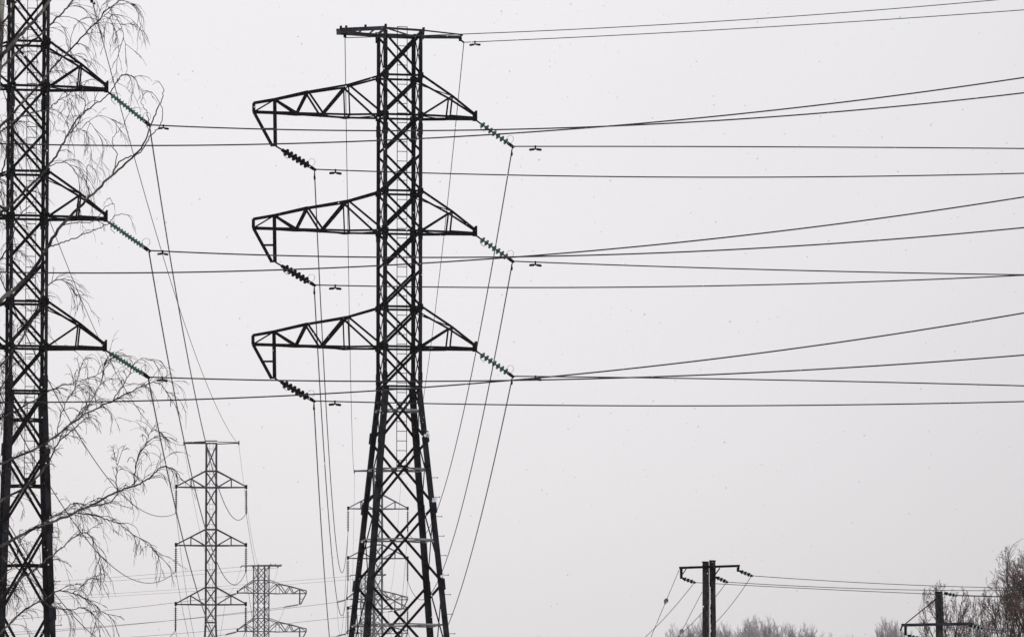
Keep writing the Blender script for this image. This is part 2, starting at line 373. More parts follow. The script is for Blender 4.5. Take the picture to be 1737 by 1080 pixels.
# suspension pylons -------------------------------------------------
def suspension_pylon(px, Y, rot, zoff, label, mt=M_HAZED):
    c, rot = frame(px, Y, rot, 900)
    M_STEEL = M_LEG = mt
    T = thing('suspension_pylon', c, label, 'pylon', 'slim suspension pylons in the distance', rot)
    k = Y / FPX; Z = lambda py: at(358, py, 409).z + zoff
    h0 = .40; zt = Z(752); zw = Z(1055)
    def hw(z): return h0 if z > zw else h0 + (zw - z) * .055
    for sx_ in (-1, 1):
        for sy_ in (-1, 1):
            m = MB(); m.angle([(sx_ * hw(z), sy_ * hw(z), z) for z in (-.35, zw, zt)], .12, (-sx_, 0, 0), (0, -sy_, 0), .02); m.build('leg', M_LEG, T)
    lv = [Z(y) for y in (752, 798.7, 826.5, 861, 897.6, 925, 960, 996, 1025, 1055)]
    z = lv[-1]
    while z > 1.5: z -= 1.6; lv.append(max(z, 0))
    faces = [lambda t, h: (t * h, -h), lambda t, h: (t * h, h), lambda t, h: (-h, t * h), lambda t, h: (h, t * h)]
    for fi, F in enumerate(faces):
        m = MB(); nrm = [(0, 1, 0), (0, 1, 0), (1, 0, 0), (1, 0, 0)][fi]
        P = lambda t, z: Vector((*F(t, hw(z)), z))
        for i, (a, b) in enumerate(zip(lv[:-1], lv[1:])):
            m.bar(P(1, a), P(-1, b), .085 if fi == 0 else .05, .03, nrm); m.bar(P(-1, a), P(1, b), .05, .03, nrm)
        for i in (1, 2, 4, 5, 7, 8, 9): m.bar(P(-1, lv[i]), P(1, lv[i]), .09, .04, nrm)
        m.build('face_bracing', M_STEEL, T)
    tips = {}
    for kk, (yt, yb) in enumerate(((798.7, 826.5), (897.6, 925), (996, 1025))):
        a, b = Z(yt), Z(yb)
        for s_ in (-1, 1):
            ch = MB(); web = MB(); tip = Vector((s_ * 2.43, 0, b + .02)); f = .44
            for sv in (-1, 1):
                r0 = Vector((s_ * h0, sv * h0, a)); r1 = Vector((s_ * h0, sv * h0, b))
                ch.bar(r0, tip + Vector((0, 0, .05)), .06, .085); ch.bar(r1, tip, .06, .095)
                q = r0.lerp(tip, .49); p = r1.lerp(tip, .49)
                web.bar(q, p, .075, .03, (0, 1, 0)); web.bar(q, r1, .07, .03, (0, 1, 0))
            arm = ch.build('crossarm', M_STEEL, T); web.build('web_lattice', M_STEEL, arm)
            tp = MB(); tp.bar(tip + Vector((0, 0, -.1)), tip + Vector((0, 0, .18)), .16, .12); tp.build('tip_plate', M_DARK, arm)
            tips['L' if s_ < 0 else 'R', kk] = tip - Vector((0, 0, .1))
    m = MB()
    e = 1.91
    m.bar((-e, -.1, zt + .02), (-h0, -.4, zt + .08), .08, .14); m.bar((-e, .1, zt + .02), (-h0, .4, zt + .04), .08, .1); m.bar((-h0, .4, zt + .04), (h0, .4, zt + .04), .07, .1)
    m.bar((-h0, -.4, zt + .16), (h0, -.4, zt + .16), .07, .08); m.bar((h0, .4, zt), (e, .1, zt + .05), .06, .07); m.bar((h0, -.4, zt + .10), (e, -.1, zt + .08), .05, .05)
    m.bar((e, 0, zt - .08), (e, 0, zt + .2), .08); m.bar((-e, 0, zt - .12), (-e, 0, zt + .14), .08)
    m.build('ground_wire_arm', M_STEEL, T)
    m = MB()
    for s_ in (-1, 1): m.bar((s_ * .13, .1, zw - 2), (s_ * .13, .1, zt + .1), .02)
    z = zt
    while z > zw - 2: m.bar((-.13, .1, z), (.13, .1, z), .02); z -= .35
    m.build('ladder', M_STEEL, T)
    tips['SL'] = Vector((-e, 0, zt - .12)); tips['SR'] = Vector((e, 0, zt - .1))
    Mx = Matrix.Translation(c) @ Matrix.Rotation(rot, 4, 'Z')
    return {k: Mx @ v for k, v in tips.items()}
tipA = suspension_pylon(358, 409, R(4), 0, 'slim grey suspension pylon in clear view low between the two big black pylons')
tipB = suspension_pylon(641, 480, R(4), at(641, 862.8, 480).z - at(358, 826.5, 409).z, 'slim grey suspension pylon seen through the lower legs of the nearest pylon', M_HAZED2)

# ---------------------------------------------------------------- insulator strings
def make_disc(m, r, t):
    b = MB(); prof = [(-.07, .03), (-.055, .045), (-.02, .05), (0, r * .55), (t * .25, r * .97), (t * .6, r), (t * .8, r * .9), (t, r * .45), (t + .05, .03)]
    b.lathe((0, 0, 0), (0, 0, 1), prof, 12); me = b.mesh('disc', m); me.polygons.foreach_set('use_smooth', [True] * len(me.polygons)); return me
DISC_G = make_disc(M_GLASS, .120, .018); DISC_D = make_disc(M_DISC_DARK, .135, .080); DISC_T = make_disc(mat('pale_green_glass', (.02, .09, .06), (.04, .14, .10), 9, .3, .3), .090, .008); DISC_F = make_disc(M_GLASS, .13, .03)
def string(A, B, n, disc, label, group, f0=.12, f1=.86, horn=True):
    A, B = Vector(A), Vector(B); d = B - A; ln = d.length; dn = d.normalized()
    T = thing('insulator_string', A, label, 'insulator', group)
    q = Vector((0, 0, 1)).rotation_difference(dn)
    m = MB(); m.tube([(0, 0, 0), tuple(dn * ln * f0)], .028, 6); m.build('top_link', M_DARK, T)
    m = MB(); m.tube([tuple(dn * ln * (f0 - .04)), tuple(dn * ln * (f1 + .04))], .017 if disc is DISC_T else .026 if disc is not DISC_D else .062, 6); m.build('core', M_DARK if disc not in (DISC_G, DISC_T) else M_GLASS, T)
    for i in range(n):
        o = bpy.data.objects.new('disc', disc); col.objects.link(o); o.parent = T
        o.rotation_mode = 'QUATERNION'; o.rotation_quaternion = q; o.location = dn * ln * (f0 + (f1 - f0) * (i + .5) / n)
    side = Vector((0, 0, 1)) - dn * dn.z
    side = side.normalized() if side.length > .2 else Vector((1, 0, 0)); oth = dn.cross(side)
    m = MB()
    for s_ in (-1, 1): m.bar(dn * ln * f1 + side * .04 * s_, dn * (ln - .03) + side * .045 * s_, .025)
    m.build('yoke', M_DARK, T)
    if horn:
        m = MB(); c = dn * ln * .88 + side * .16
        m.tube([c + (dn * math.cos(a) * .13 + side * math.sin(a) * .13 + oth * .05 * math.sin(a)) for a in [2 * math.pi * k / 12 for k in range(13)]], .006, 4)
        m.build('arcing_horn', M_DARK, T); m = MB(); c = dn * ln * f0 - side * .05
        m.tube([c, c - side * .10 + dn * .08, c - side * .12 + dn * .26], .008, 4)
        m.build('arcing_horn', M_DARK, T)
    m = MB(); m.bar(dn * (ln - .16), dn * (ln + .06), .09, .07); m.build('clamp', M_DARK, T)
    return B
LV = ['upper', 'middle', 'lowest']
ends = {}
for k in range(3):
    ends['M', 'R', k] = string(tipM['R', k], tipM['R', k] + Vector((1.24, .85, -.80)), 7, DISC_G, f'green glass insulator string on the {LV[k]} right arm of the nearest pylon', 'insulators on the nearest pylon')
    ends['M', 'L', k] = string(tipM['L', k], tipM['L', k] + Vector((1.28, .85, -.70)), 6, DISC_D, f'dark thick insulator string hung from the {LV[k]} dropped left arm of the nearest pylon', 'insulators on the nearest pylon', f0=.2, f1=.82)
    ends['L', 'R', k] = string(tipL['R', k], tipL['R', k] + Vector((1.22, .85, (-.92, -.82, -.74)[k])), 11, DISC_T, f'green glass insulator string on the {LV[k]} right arm of the pylon at the left edge', 'insulators on the left pylon', f0=.1, f1=.85)
    e = tipL['L', k] + Vector((1.28, .85, -.95)); e.z = at(-112, (241, 459.5, 681)[k], e.y).z; ends['L', 'L', k] = e
    for t, nm, tips in (('A', 'the clearly seen slim pylon', tipA), ('B', 'the slim pylon behind the big legs', tipB)):
        for sd, sn in (('L', 'left'), ('R', 'right')):
            e = tips[sd, k] + Vector((0, 0, -1.70)); ends[t, sd, k] = e
            string(tips[sd, k], e, 10, DISC_F, f'insulator string hanging from the {LV[k]} {sn} arm of {nm}', 'hanging insulators on the slim pylons', f0=.06, f1=.86, horn=False)
    for t, nm, tips in (('F', 'the hazy long armed pylon', tipF), ('G', 'the faintest pylon', tipG)):
        for sd, sn in (('L', 'long'), ('R', 'short')):
            dv = Vector((-1.55, -.3, -.28)) if sd == 'L' else Vector((-1.15, -.3, -.3))
            e = tips[sd, k] + dv; ends[t, sd, k] = e
            string(tips[sd, k], e, 9, DISC_F, f'insulator string reaching left from the {LV[k]} {sn} arm of {nm}', 'insulators on the hazy pylons', f0=.08, f1=.88, horn=False)
for k in range(3):
    string(tipL['L', k], ends['L', 'L', k], 6, DISC_D, f'dark insulator string on the {LV[k]} dropped arm left of the cut off pylon', 'insulators on the left pylon', f0=.2, f1=.82)
ends['M', 'SL'] = tipM['SL']; ends['M', 'SR'] = tipM['SR'] + Vector((.1, 0, -.08))
ends['L', 'SL'] = tipL['SL']; ends['L', 'SR'] = tipL['SR']

# ---------------------------------------------------------------- wires
def wire_obj(pts, r, label, group, name='conductor_wire', n=5):
    o0 = pts[0]; m = MB(); m.tube([p - o0 for p in pts], r, n); o = m.build(name, M_WIRE, smooth=True); o.location = o0
    tag(o, label, 'power line', group); return pts
def z_at(px, py, A, B):
    """the photo point (px,py) laid on the vertical plane through A and B: t along the span and height"""
    n = Vector((-(B - A).y, (B - A).x, 0)).normalized(); p = on_plane(px, py, A, n)
    h = Vector((B.x - A.x, B.y - A.y, 0)); return (p - A).dot(h) / h.length_squared, p.z
def span(A, B, samples, r, label, group, n=90, name='conductor_wire'):
    """parabola between two supports, sag measured from the photo"""
    num = den = 0
    for px, py in samples:
        t, z = z_at(px, py, A, B)
        if not .03 < t < .97: continue
        w_ = 4 * t * (1 - t); num += w_ * (A.z + (B.z - A.z) * t - z); den += w_ * w_
    sag = num / den if den else 6.0
    print(label[:60], 'sag %.2f' % sag)
    sag = max(sag, .5)
    pts = []
    for i in range(n + 1):
        t = i / n; p = A.lerp(B, t); p.z -= 4 * sag * t * (1 - t); pts.append(p)
    return wire_obj(pts, r, label, group, name)
def run(A, B, samples, r, label, group, n=70, name='conductor_wire', fixz=None):
    """parabola leaving A in the vertical plane towards B and on past the frame edge"""
    rows = []; rhs = []
    for px, py in samples:
        t, z = z_at(px, py, A, B); rows.append([t, t * t]); rhs.append(z - A.z)
    if len(rows) == 1: c = [rhs[0] / rows[0][0] , 0]
    else: c = np.linalg.lstsq(np.array(rows), np.array(rhs), rcond=None)[0]
    pts = []
    for i in range(n + 1):
        t = i / n; p = A.lerp(B, t); p.z = A.z + c[0] * t + c[1] * t * t; pts.append(p)
    return wire_obj(pts, r, label, group, name)
def hdir(A, dx, slope=-.3): return Vector((A.x + dx, A.y + dx * slope, A.z))
RW = .022
GN = 'lines running right from the nearest pylon'; GL = 'lines running right from the left pylon'
W = {}
sM = {('R', 0): [(911, 243), (1200, 250), (1737, 252)], ('R', 1): [(911, 442), (1200, 455), (1737, 466)], ('R', 2): [(911, 634), (1200, 643), (1737, 654)],
      ('L', 0): [(700, 292), (900, 298), (1200, 301), (1737, 294)], ('L', 1): [(800, 486), (1200, 486), (1737, 466.5)], ('L', 2): [(700, 684), (1000, 688), (1400, 686), (1737, 681)]}
for (sd, k), s_ in sM.items():
    A = ends['M', sd, k]
    W['M', sd, k] = run(A, hdir(A, 26 if sd == 'R' else 33), s_, RW, f'conductor running right from the {LV[k]} {"right" if sd == "R" else "left"} insulator of the nearest pylon', GN)
sLf = {('R', 0): [(400, 217), (640, 223.5), (780, 222), (1000, 214), (1737, 158)], ('R', 1): [(400, 431), (640, 437), (868, 437), (1300, 418), (1737, 387)], ('R', 2): [(400, 643), (640, 646.5), (900, 645), (1150, 637), (1737, 602)],
       ('L', 0): [(90, 243), (400, 246.5), (640, 240), (880, 226), (1100, 207), (1737, 132)], ('L', 1): [(90, 461), (300, 463), (640, 450), (868, 437), (1300, 395), (1737, 334)], ('L', 2): [(90, 680.5), (400, 677), (640, 664), (900, 641), (1200, 607), (1737, 532)]}
for (sd, k), s_ in sLf.items():
    A = ends['L', sd, k]
    W['L', sd, k] = run(A, hdir(A, 38 if sd == 'R' else 44), s_, RW, f'conductor crossing the sky from the {LV[k]} {"right" if sd == "R" else "dropped left"} arm of the left edge pylon', GL, n=90)
A = ends['M', 'SL']; run(A, hdir(A, 32), [(700, 60.5), (880, 55), (1300, 31), (1737, -4)], .015, 'thin ground wire running right from the left end of the nearest pylon top bar', GN, name='ground_wire')
A = ends['M', 'SR']; W['SR'] = run(A, hdir(A, 28), [(806, 67), (1000, 62), (1300, 47), (1737, 17)], .015, 'thin ground wire running right from the right end of the nearest pylon top bar', GN, name='ground_wire')
# spans going away to the slim pylons
GA = 'lines from the left pylon to the slim pylon'; GB = 'lines from the nearest pylon to the slim pylon behind it'
sA = {('R', 0): [(305, 540), (345, 730)], ('R', 1): [(309, 730), (340, 867)], ('R', 2): [(270, 730), (300, 873), (333, 997)],
      ('L', 0): [(133, 727), (200, 833), (233, 867)], ('L', 1): [(87, 810), (133, 893), (163, 940), (207, 980)], ('L', 2): [(120, 1037), (157, 1077)]}
for (sd, k), s_ in sA.items():
    W['LA', sd, k] = span(ends['L', sd, k], ends['A', sd, k], s_, RW, f'sagging conductor from the {LV[k]} {"right" if sd == "R" else "left"} arm of the left edge pylon to the slim pylon', GA)
sB = {('R', 0): [(828, 480), (787, 700), (750, 840), (733, 884)], ('R', 1): [(860, 480), (820, 700), (789, 840), (753, 960)], ('R', 2): [(800, 938), (764, 1049)],
      ('L', 0): [(540, 500), (554, 720), (565, 850)], ('L', 1): [(545, 720), (560, 900)], ('L', 2): [(540, 850), (553, 1000)]}
for (sd, k), s_ in sB.items():
    W['MB', sd, k] = span(ends['M', sd, k], ends['B', sd, k], s_, RW, f'steep sagging conductor falling from the {LV[k]} {"right" if sd == "R" else "left"} insulator of the nearest pylon', GB)
span(ends['M', 'SL'], tipB['SL'], [(590, 300), (593, 600)], .015, 'thin near vertical ground wire falling left of the nearest pylon shaft', GB, name='ground_wire')
span(ends['M', 'SR'], tipB['SR'], [(743, 480), (735, 560)], .015, 'thin ground wire falling behind the right arms of the nearest pylon', GB, name='ground_wire')
span(ends['L', 'SR'], tipA['SR'], [(188, 55), (231, 243), (300, 540), (380, 712)], .015, 'thin ground wire from the top of the left pylon to the slim pylon right tip', GA, name='ground_wire')
span(ends['L', 'SL'], tipA['SL'], [(130, 480), (173, 576), (207, 665)], .015, 'thin ground wire from behind the left edge pylon to the slim pylon left tip', GA, name='ground_wire')
# slim pylons on to the hazy pylons
sAF = {('R', 0): ('L', [(425, 911)]), ('L', 0): ('R', [(310, 1000), (329, 1077)])}
for t, u, nm in (('A', 'F', 'from the slim pylon to the hazy long armed pylon'), ('B', 'G', 'from the slim pylon behind the big legs to the faintest')):
    for k in range(3):
        for sd, od in (('R', 'L'), ('L', 'R')):
            smp = []
            if t == 'A' and k == 0: smp = [(432, 957)] if sd == 'R' else [(329, 1077)]
            span(ends[t, sd, k], ends[u, od, k], smp, .015, f'faint {LV[k]} {"right" if sd == "R" else "left"} conductor {nm}', 'far lines between the distant pylons', n=50)
    tt = tipA if t == 'A' else tipB; uu = tipF if u == 'F' else tipG
    span(tt['SR'], uu['SL'], [(419, 860)] if t == 'A' else [], .010, f'faint right ground wire {nm}', 'far lines between the distant pylons', n=50, name='ground_wire')
    span(tt['SL'], uu['SR'], [], .010, f'faint left ground wire {nm}', 'far lines between the distant pylons', n=50, name='ground_wire')
# hazy pylons on to the left
for u, nm in (('F', 'the hazy long armed pylon'), ('G', 'the faintest pylon')):
    tt = tipF if u == 'F' else tipG
    for k in range(3):
        for sd, sn in (('L', 'long'), ('R', 'short')):
            A = ends[u, sd, k]; B = A + Vector((-70, 38, -3.2)); sag = 2.2
            pts = []
            for i in range(31):
                t = i / 30; p = A.lerp(B, t); p.z -= 4 * sag * t * (1 - t) * .5; pts.append(p)
            wire_obj(pts, .020, f'very faint wire slanting left from the {LV[k]} {sn} arm of {nm}', 'faint wires low across the sky', n=4)
            if k < 2:
                A2 = tt[sd, k] + Vector((.3, 0, .02)); B2 = A2 + Vector((40, 25, 2.0)); 
    for q, sn in (('SL', 'right'), ('SR', 'left')):
        A = tt[q]; B = A + Vector((-70, 38, -2.5))
        wire_obj([A.lerp(B, i / 20) - Vector((0, 0, 2 * (i / 20) * (1 - i / 20))) for i in range(21)], .013, f'very faint ground wire slanting left from {sn} top tip of {nm}', 'faint wires low across the sky', name='ground_wire', n=4)

# vibration dampers --------------------------------------------------
def damper(pts, dist, label, s=1.0):
    acc = 0
    for a, b in zip(pts[:-1], pts[1:]):
        l = (b - a).length
        if acc + l > dist: p = a.lerp(b, (dist - acc) / l); d = (b - a).normalized(); break
        acc += l
    T = thing('vibration_damper', p, label, 'damper', 'vibration dampers on the lines')
    up = Vector((0, 0, 1)) if abs(d.z) < .8 else Vector((-1, 0, 0))
    m = MB(); m.bar(up * .035, -up * .11 * s, .055 * s, .055 * s); m.build('clamp', M_DARK, T)
    m = MB(); m.tube([-up * .10 * s - d * .19 * s, -up * .08 * s, -up * .10 * s + d * .19 * s], .009, 4); m.build('messenger_cable', M_DARK, T)
    for q in (-1, 1):
        m = MB(); c = -up * .10 * s; m.tube([c + d * q * .03 * s, c + d * q * .05 * s, c + d * q * .20 * s - up * .015, c + d * q * .22 * s - up * .015], [.025 * s, .042 * s, .042 * s, .025 * s], 7); m.build('weight', M_DARK, T)
for k in range(3):
    damper(W['M', 'R', k], .82, f'small black damper just right of the {LV[k]} green insulator of the nearest pylon')
    damper(W['M', 'L', k], .76, f'small black damper just right of the {LV[k]} dark insulator of the nearest pylon')
    damper(W['L', 'R', k], .46, f'small black damper on the line right of the {LV[k]} insulator of the left pylon', .8)
    damper(W['MB', 'R', k], .9, f'small damper on the steep line below the {LV[k]} green insulator of the nearest pylon', .9)
    damper(W['MB', 'L', k], .9, f'small damper on the steep line below the {LV[k]} dark insulator of the nearest pylon', .9)
damper(W['SR'], .40, 'small black damper on the thin wire at the right tip of the top bar', .9)

# ---------------------------------------------------------------- wooden poles at the lower right
def tapered(m, p, q, r0, r1, n=14, seg=10, rnd=None):
    rings = []
    p, q = Vector(p), Vector(q)
    for i in range(seg + 1):
        c = p.lerp(q, i / seg); r = r0 + (r1 - r0) * i / seg
        rings.append([c + Vector((math.cos(2 * math.pi * k / n), math.sin(2 * math.pi * k / n), 0)) * r * (rnd.uniform(.95, 1.05) if rnd else 1) for k in range(n)])
    m.loft(rings)
YP = 212; rp = random.Random(2)
pole_c = at(1203, 1080, YP); pole_c.z = 0
T = thing('double_wood_pole', pole_c, 'double wooden utility pole with a short crossarm, nearer one at the lower right', 'utility pole')
loc = lambda px, py, dy=0: at(px, py, YP + dy) - pole_c
a = loc(1197, 953); b = loc(1208.5, 951, .28)
m = MB(); tapered(m, (a.x - .02, 0, -.35), a, .135, .118, rnd=rp); o = m.build('pole', M_WOOD, T, True)
m = MB(); tapered(m, (a.x - .02, 0, a.z), (a.x - .02, 0, a.z + .03), .135, .12); m.build('pole_cap', M_DARK, o)
m = MB(); tapered(m, (b.x + .04, .28, -.35), b, .115, .11, rnd=rp); o = m.build('pole', M_WOOD, T, True)
m = MB(); z = 1.0
while z < b.z - .9: m.blob(((a.x + b.x) / 2 + rp.uniform(-.012, .012), .12, z), .055, 5, rp, (1, 1, 1.6)); z += .11
m.build('lodged_snow', M_SNOW, T, True)
m = MB(); tapered(m, (b.x, .28, b.z), (b.x, .28, b.z + .03), .13, .12); m.build('pole_cap', M_DARK, o)
for q in (0, 1):
    m = MB(); m.bar(loc(1152, 962.5, -.14 + q*.52), loc(1255, 959, -.14 + q*.52), .08, .085)
    o = m.build('crossarm', M_DARK, T)
m = MB()
m.bar(loc(1155.5, 961, .1), loc(1155.8, 981, .1), .10, .06, (0, 1, 0)); m.build('hanger', M_DARK, T)
m = MB(); m.bar(loc(1252, 958, .1), loc(1252, 969, .1), .10, .06, (0, 1, 0)); m.build('hanger', M_DARK, T)
m = MB(); m.bar(loc(1164, 964, 0), loc(1158, 973, 0), .035, .03, (0, 1, 0)); m.bar(loc(1221, 963, 0), loc(1213, 974, 0), .045, .03, (0, 1, 0)); m.build('arm_brace', M_DARK, T)
m = MB(); m.bar(loc(1211, 962, .1), loc(1211, 984, .1), .13, .12, (0, 1, 0)); m.bar(loc(1205, 965, -.15), loc(1211, 972, -.15), .14, .04); m.build('centre_bracket', M_DARK, T)
M_BELL = mat('milky_green_glass', (.22, .34, .29), (.35, .48, .42), 9, .3, .3)
CAPD = make_disc(M_DARK, .075, .06); 
def small_string(A, B, label, grp='insulators on the wooden poles', grey=False):
    T = thing('insulator_string', A, label, 'insulator', grp); d = B - A; dn = d.normalized(); q = Vector((0, 0, 1)).rotation_difference(dn)
    m = MB(); m.tube([Vector((0, 0, 0)), d], .022, 5); m.build('core', M_GLASS, T)
    for i in range(3):
        o = bpy.data.objects.new('disc', CAPD); col.objects.link(o); o.parent = T; o.rotation_mode = 'QUATERNION'; o.rotation_quaternion = q; o.location = d * (.18 + .27 * i)
        m = MB(); m.lathe(d * (.18 + .27 * i) + dn * .06, d * (.18 + .27 * i) + dn, [(0, .03), (.02, .05), (.05, .065), (.08, .03)], 8); m.build('glass_bell', M_BELL, T)
    m = MB(); m.bar(d * .88, d * 1.06, .10, .07); m.build('clamp', M_DARK, T)
    return B
eP = []
for (x0, y0, x1, y1, nm) in ((1157, 980, 1178, 987.2, 'left hanger'), (1214, 978, 1233, 986.5, 'middle bracket'), (1254, 967.5, 1275, 975.8, 'right end')):
    eP.append(small_string(at(x0, y0, YP + .1), at(x1, y1, YP - .1), f'short dark and green insulator on the {nm} of the double wooden pole'))
GP = 'lines of the wooden poles'
def to2(A, B, sm, lab, r=.012): return run(A, B, sm, r, lab, GP, n=50)
YQ = 222
to2(eP[0], hdir(eP[0], 16, .5), [(1320, 994), (1460, 1002), (1587, 1007.5), (1737, 1012)], 'lowest thin wire running right from the double wooden pole')
to2(eP[1], hdir(eP[1], 15, .5), [(1380, 993.5), (1460, 998.7), (1587, 1000), (1737, 1000.8)], 'middle thin wire running right from the double wooden pole')
to2(eP[2], hdir(eP[2], 14, .5), [(1380, 983), (1460, 987.5), (1587, 993), (1737, 997)], 'highest thin wire running right from the double wooden pole')
to2(eP[0], at(1060, 1106, YP + 40), [(1135, 1039), (1094, 1080)], 'wire sinking left from the left insulator of the double wooden pole')
to2(eP[1], at(1120, 1108, YP + 40), [(1213, 1011), (1190.5, 1040), (1154, 1075)], 'wire sinking left from the middle insulator of the double wooden pole')
to2(eP[2], at(1165, 1110, YP + 40), [(1246, 1018), (1215, 1054)], 'wire sinking left from the right insulator of the double wooden pole')
def guy(p, q, f, lab, n_lab):
    T = thing('guy_wire', p, lab, 'guy wire', 'guy wires of the double pole'); d = q - p
    m = MB(); m.tube([Vector((0, 0, 0)), d], .010, 5); m.build('cable', M_WIRE, T)
    m = MB(); dn = d.normalized(); c = d * f; m.lathe(c - dn * .12, c + dn, [(0, .02), (.03, .06), (.10, .085), (.17, .06), (.24, .02)], 8); m.build('guy_insulator', M_PALE, T)
q = at(1098, 1098, YP + 4); p = loc(1152, 966) + pole_c
def ground_ext(p, q): 
    d = q - p; return p + d * (p.z / -d.z)
e = ground_ext(p, at(1104, 1080, YP - 1)); guy(p, e, (p.z - at(1129, 1020, YP).z) / p.z, 'guy wire falling left from the crossarm end of the double pole', '')
p = at(1191, 1003, YP); e = ground_ext(p, at(1151, 1080, YP - 1)); guy(p, e, (p.z - at(1154, 1072, YP).z) / p.z, 'guy wire falling left from the shaft of the double pole', '')

pc = at(1594, 1080, YQ); pc.z = 0
T = thing('single_wood_pole', pc, 'single wooden utility pole with a braced crossarm in front of the bare trees', 'utility pole')
loc = lambda px, py, dy=0: at(px, py, YQ + dy) - pc
m = MB(); tp = loc(1592.5, 1004.5); tapered(m, (loc(1598, 1200).x, 0, -.35), tp, .165, .13, rnd=rp); m.build('pole', M_WOOD, T, True)
m = MB(); tapered(m, tp - Vector((0, 0, .0)), tp + Vector((0, 0, .04)), .15, .14); m.build('pole_cap', M_DARK, T)
m = MB(); m.bar(loc(1529, 1059.5, -.17), loc(1652, 1057, -.17), .08, .11); m.build('crossarm', M_BEAM, T)
m = MB(); m.bar(loc(1588, 1015, -.17), loc(1536, 1057, -.17), .04, .045, (0, 1, 0)); m.build('arm_brace', M_DARK, T)
m = MB(); m.bar(loc(1536, 1060, -.17), loc(1536, 1077, -.17), .10, .05, (0, 1, 0)); m.bar(loc(1531, 1060, -.1), loc(1527, 1069, -.1), .05, .05, (0, 1, 0)); m.build('hanger', M_DARK, T)
m = MB(); m.bar(loc(1597, 1005, -.15), loc(1599, 1056, -.15), .09, .03, (0, 1, 0)); m.build('earthing_strip', M_BEAM, T)
e1 = small_string(at(1601, 1005, YQ), at(1622, 1009.8, YQ - .1), 'short pale insulator at the top of the single wooden pole')
e2 = small_string(at(1643, 1059, YQ - .15), at(1665, 1065, YQ - .3), 'short pale insulator at the right end of the single pole crossarm')
e3 = small_string(at(1539, 1077, YQ - .15), at(1560, 1082, YQ - .3), 'short insulator under the left hanger of the single pole')
to2(e1, hdir(e1, 6, .4), [(1737, 1013)], 'thin wire running right from the top insulator of the single pole')
to2(e2, hdir(e2, 5, .4), [(1737, 1073)], 'thin wire running right from the crossarm end of the single pole')

# ---------------------------------------------------------------- trees
def catmull(P, per=5):
    P = [Vector(p) for p in P]; Q = [P[0] * 2 - P[1]] + P + [P[-1] * 2 - P[-2]]; o = []
    for i in range(1, len(Q) - 2):
        for j in range(per):
            t = j / per; a, b, c, d = Q[i - 1:i + 3]
            o.append(.5 * ((2 * b) + (c - a) * t + (2 * a - 5 * b + 4 * c - d) * t * t + (3 * b - a - 3 * c + d) * t ** 3))
    o.append(P[-1]); return o
YB = 92.0; mpp = YB / FPX; rb = random.Random(11)
root = at(-40, 1500, YB + 3); root.z = 0
TB = thing('birch_tree', root, 'bare birch with long drooping twigs in front of the pylon at the left edge', 'tree')
tb = lambda v: v - root
m = MB()
trunk = [at(-75, 2200, YB + 3)] + [at(x, y, YB + 3) for x, y in ((-70, 1500), (-50, 1100), (-52, 800), (-42, 500), (-28, 250), (-14, 60), (-8, -60), (0, -300))]
trunk[0].z = -.3
tr = catmull(trunk, 8); m.tube([tb(p) for p in tr], [.34 - .20 * i / (len(tr) - 1) + rb.uniform(-.006, .006) for i in range(len(tr))], 14); m.build('trunk', M_BARK, TB, True)
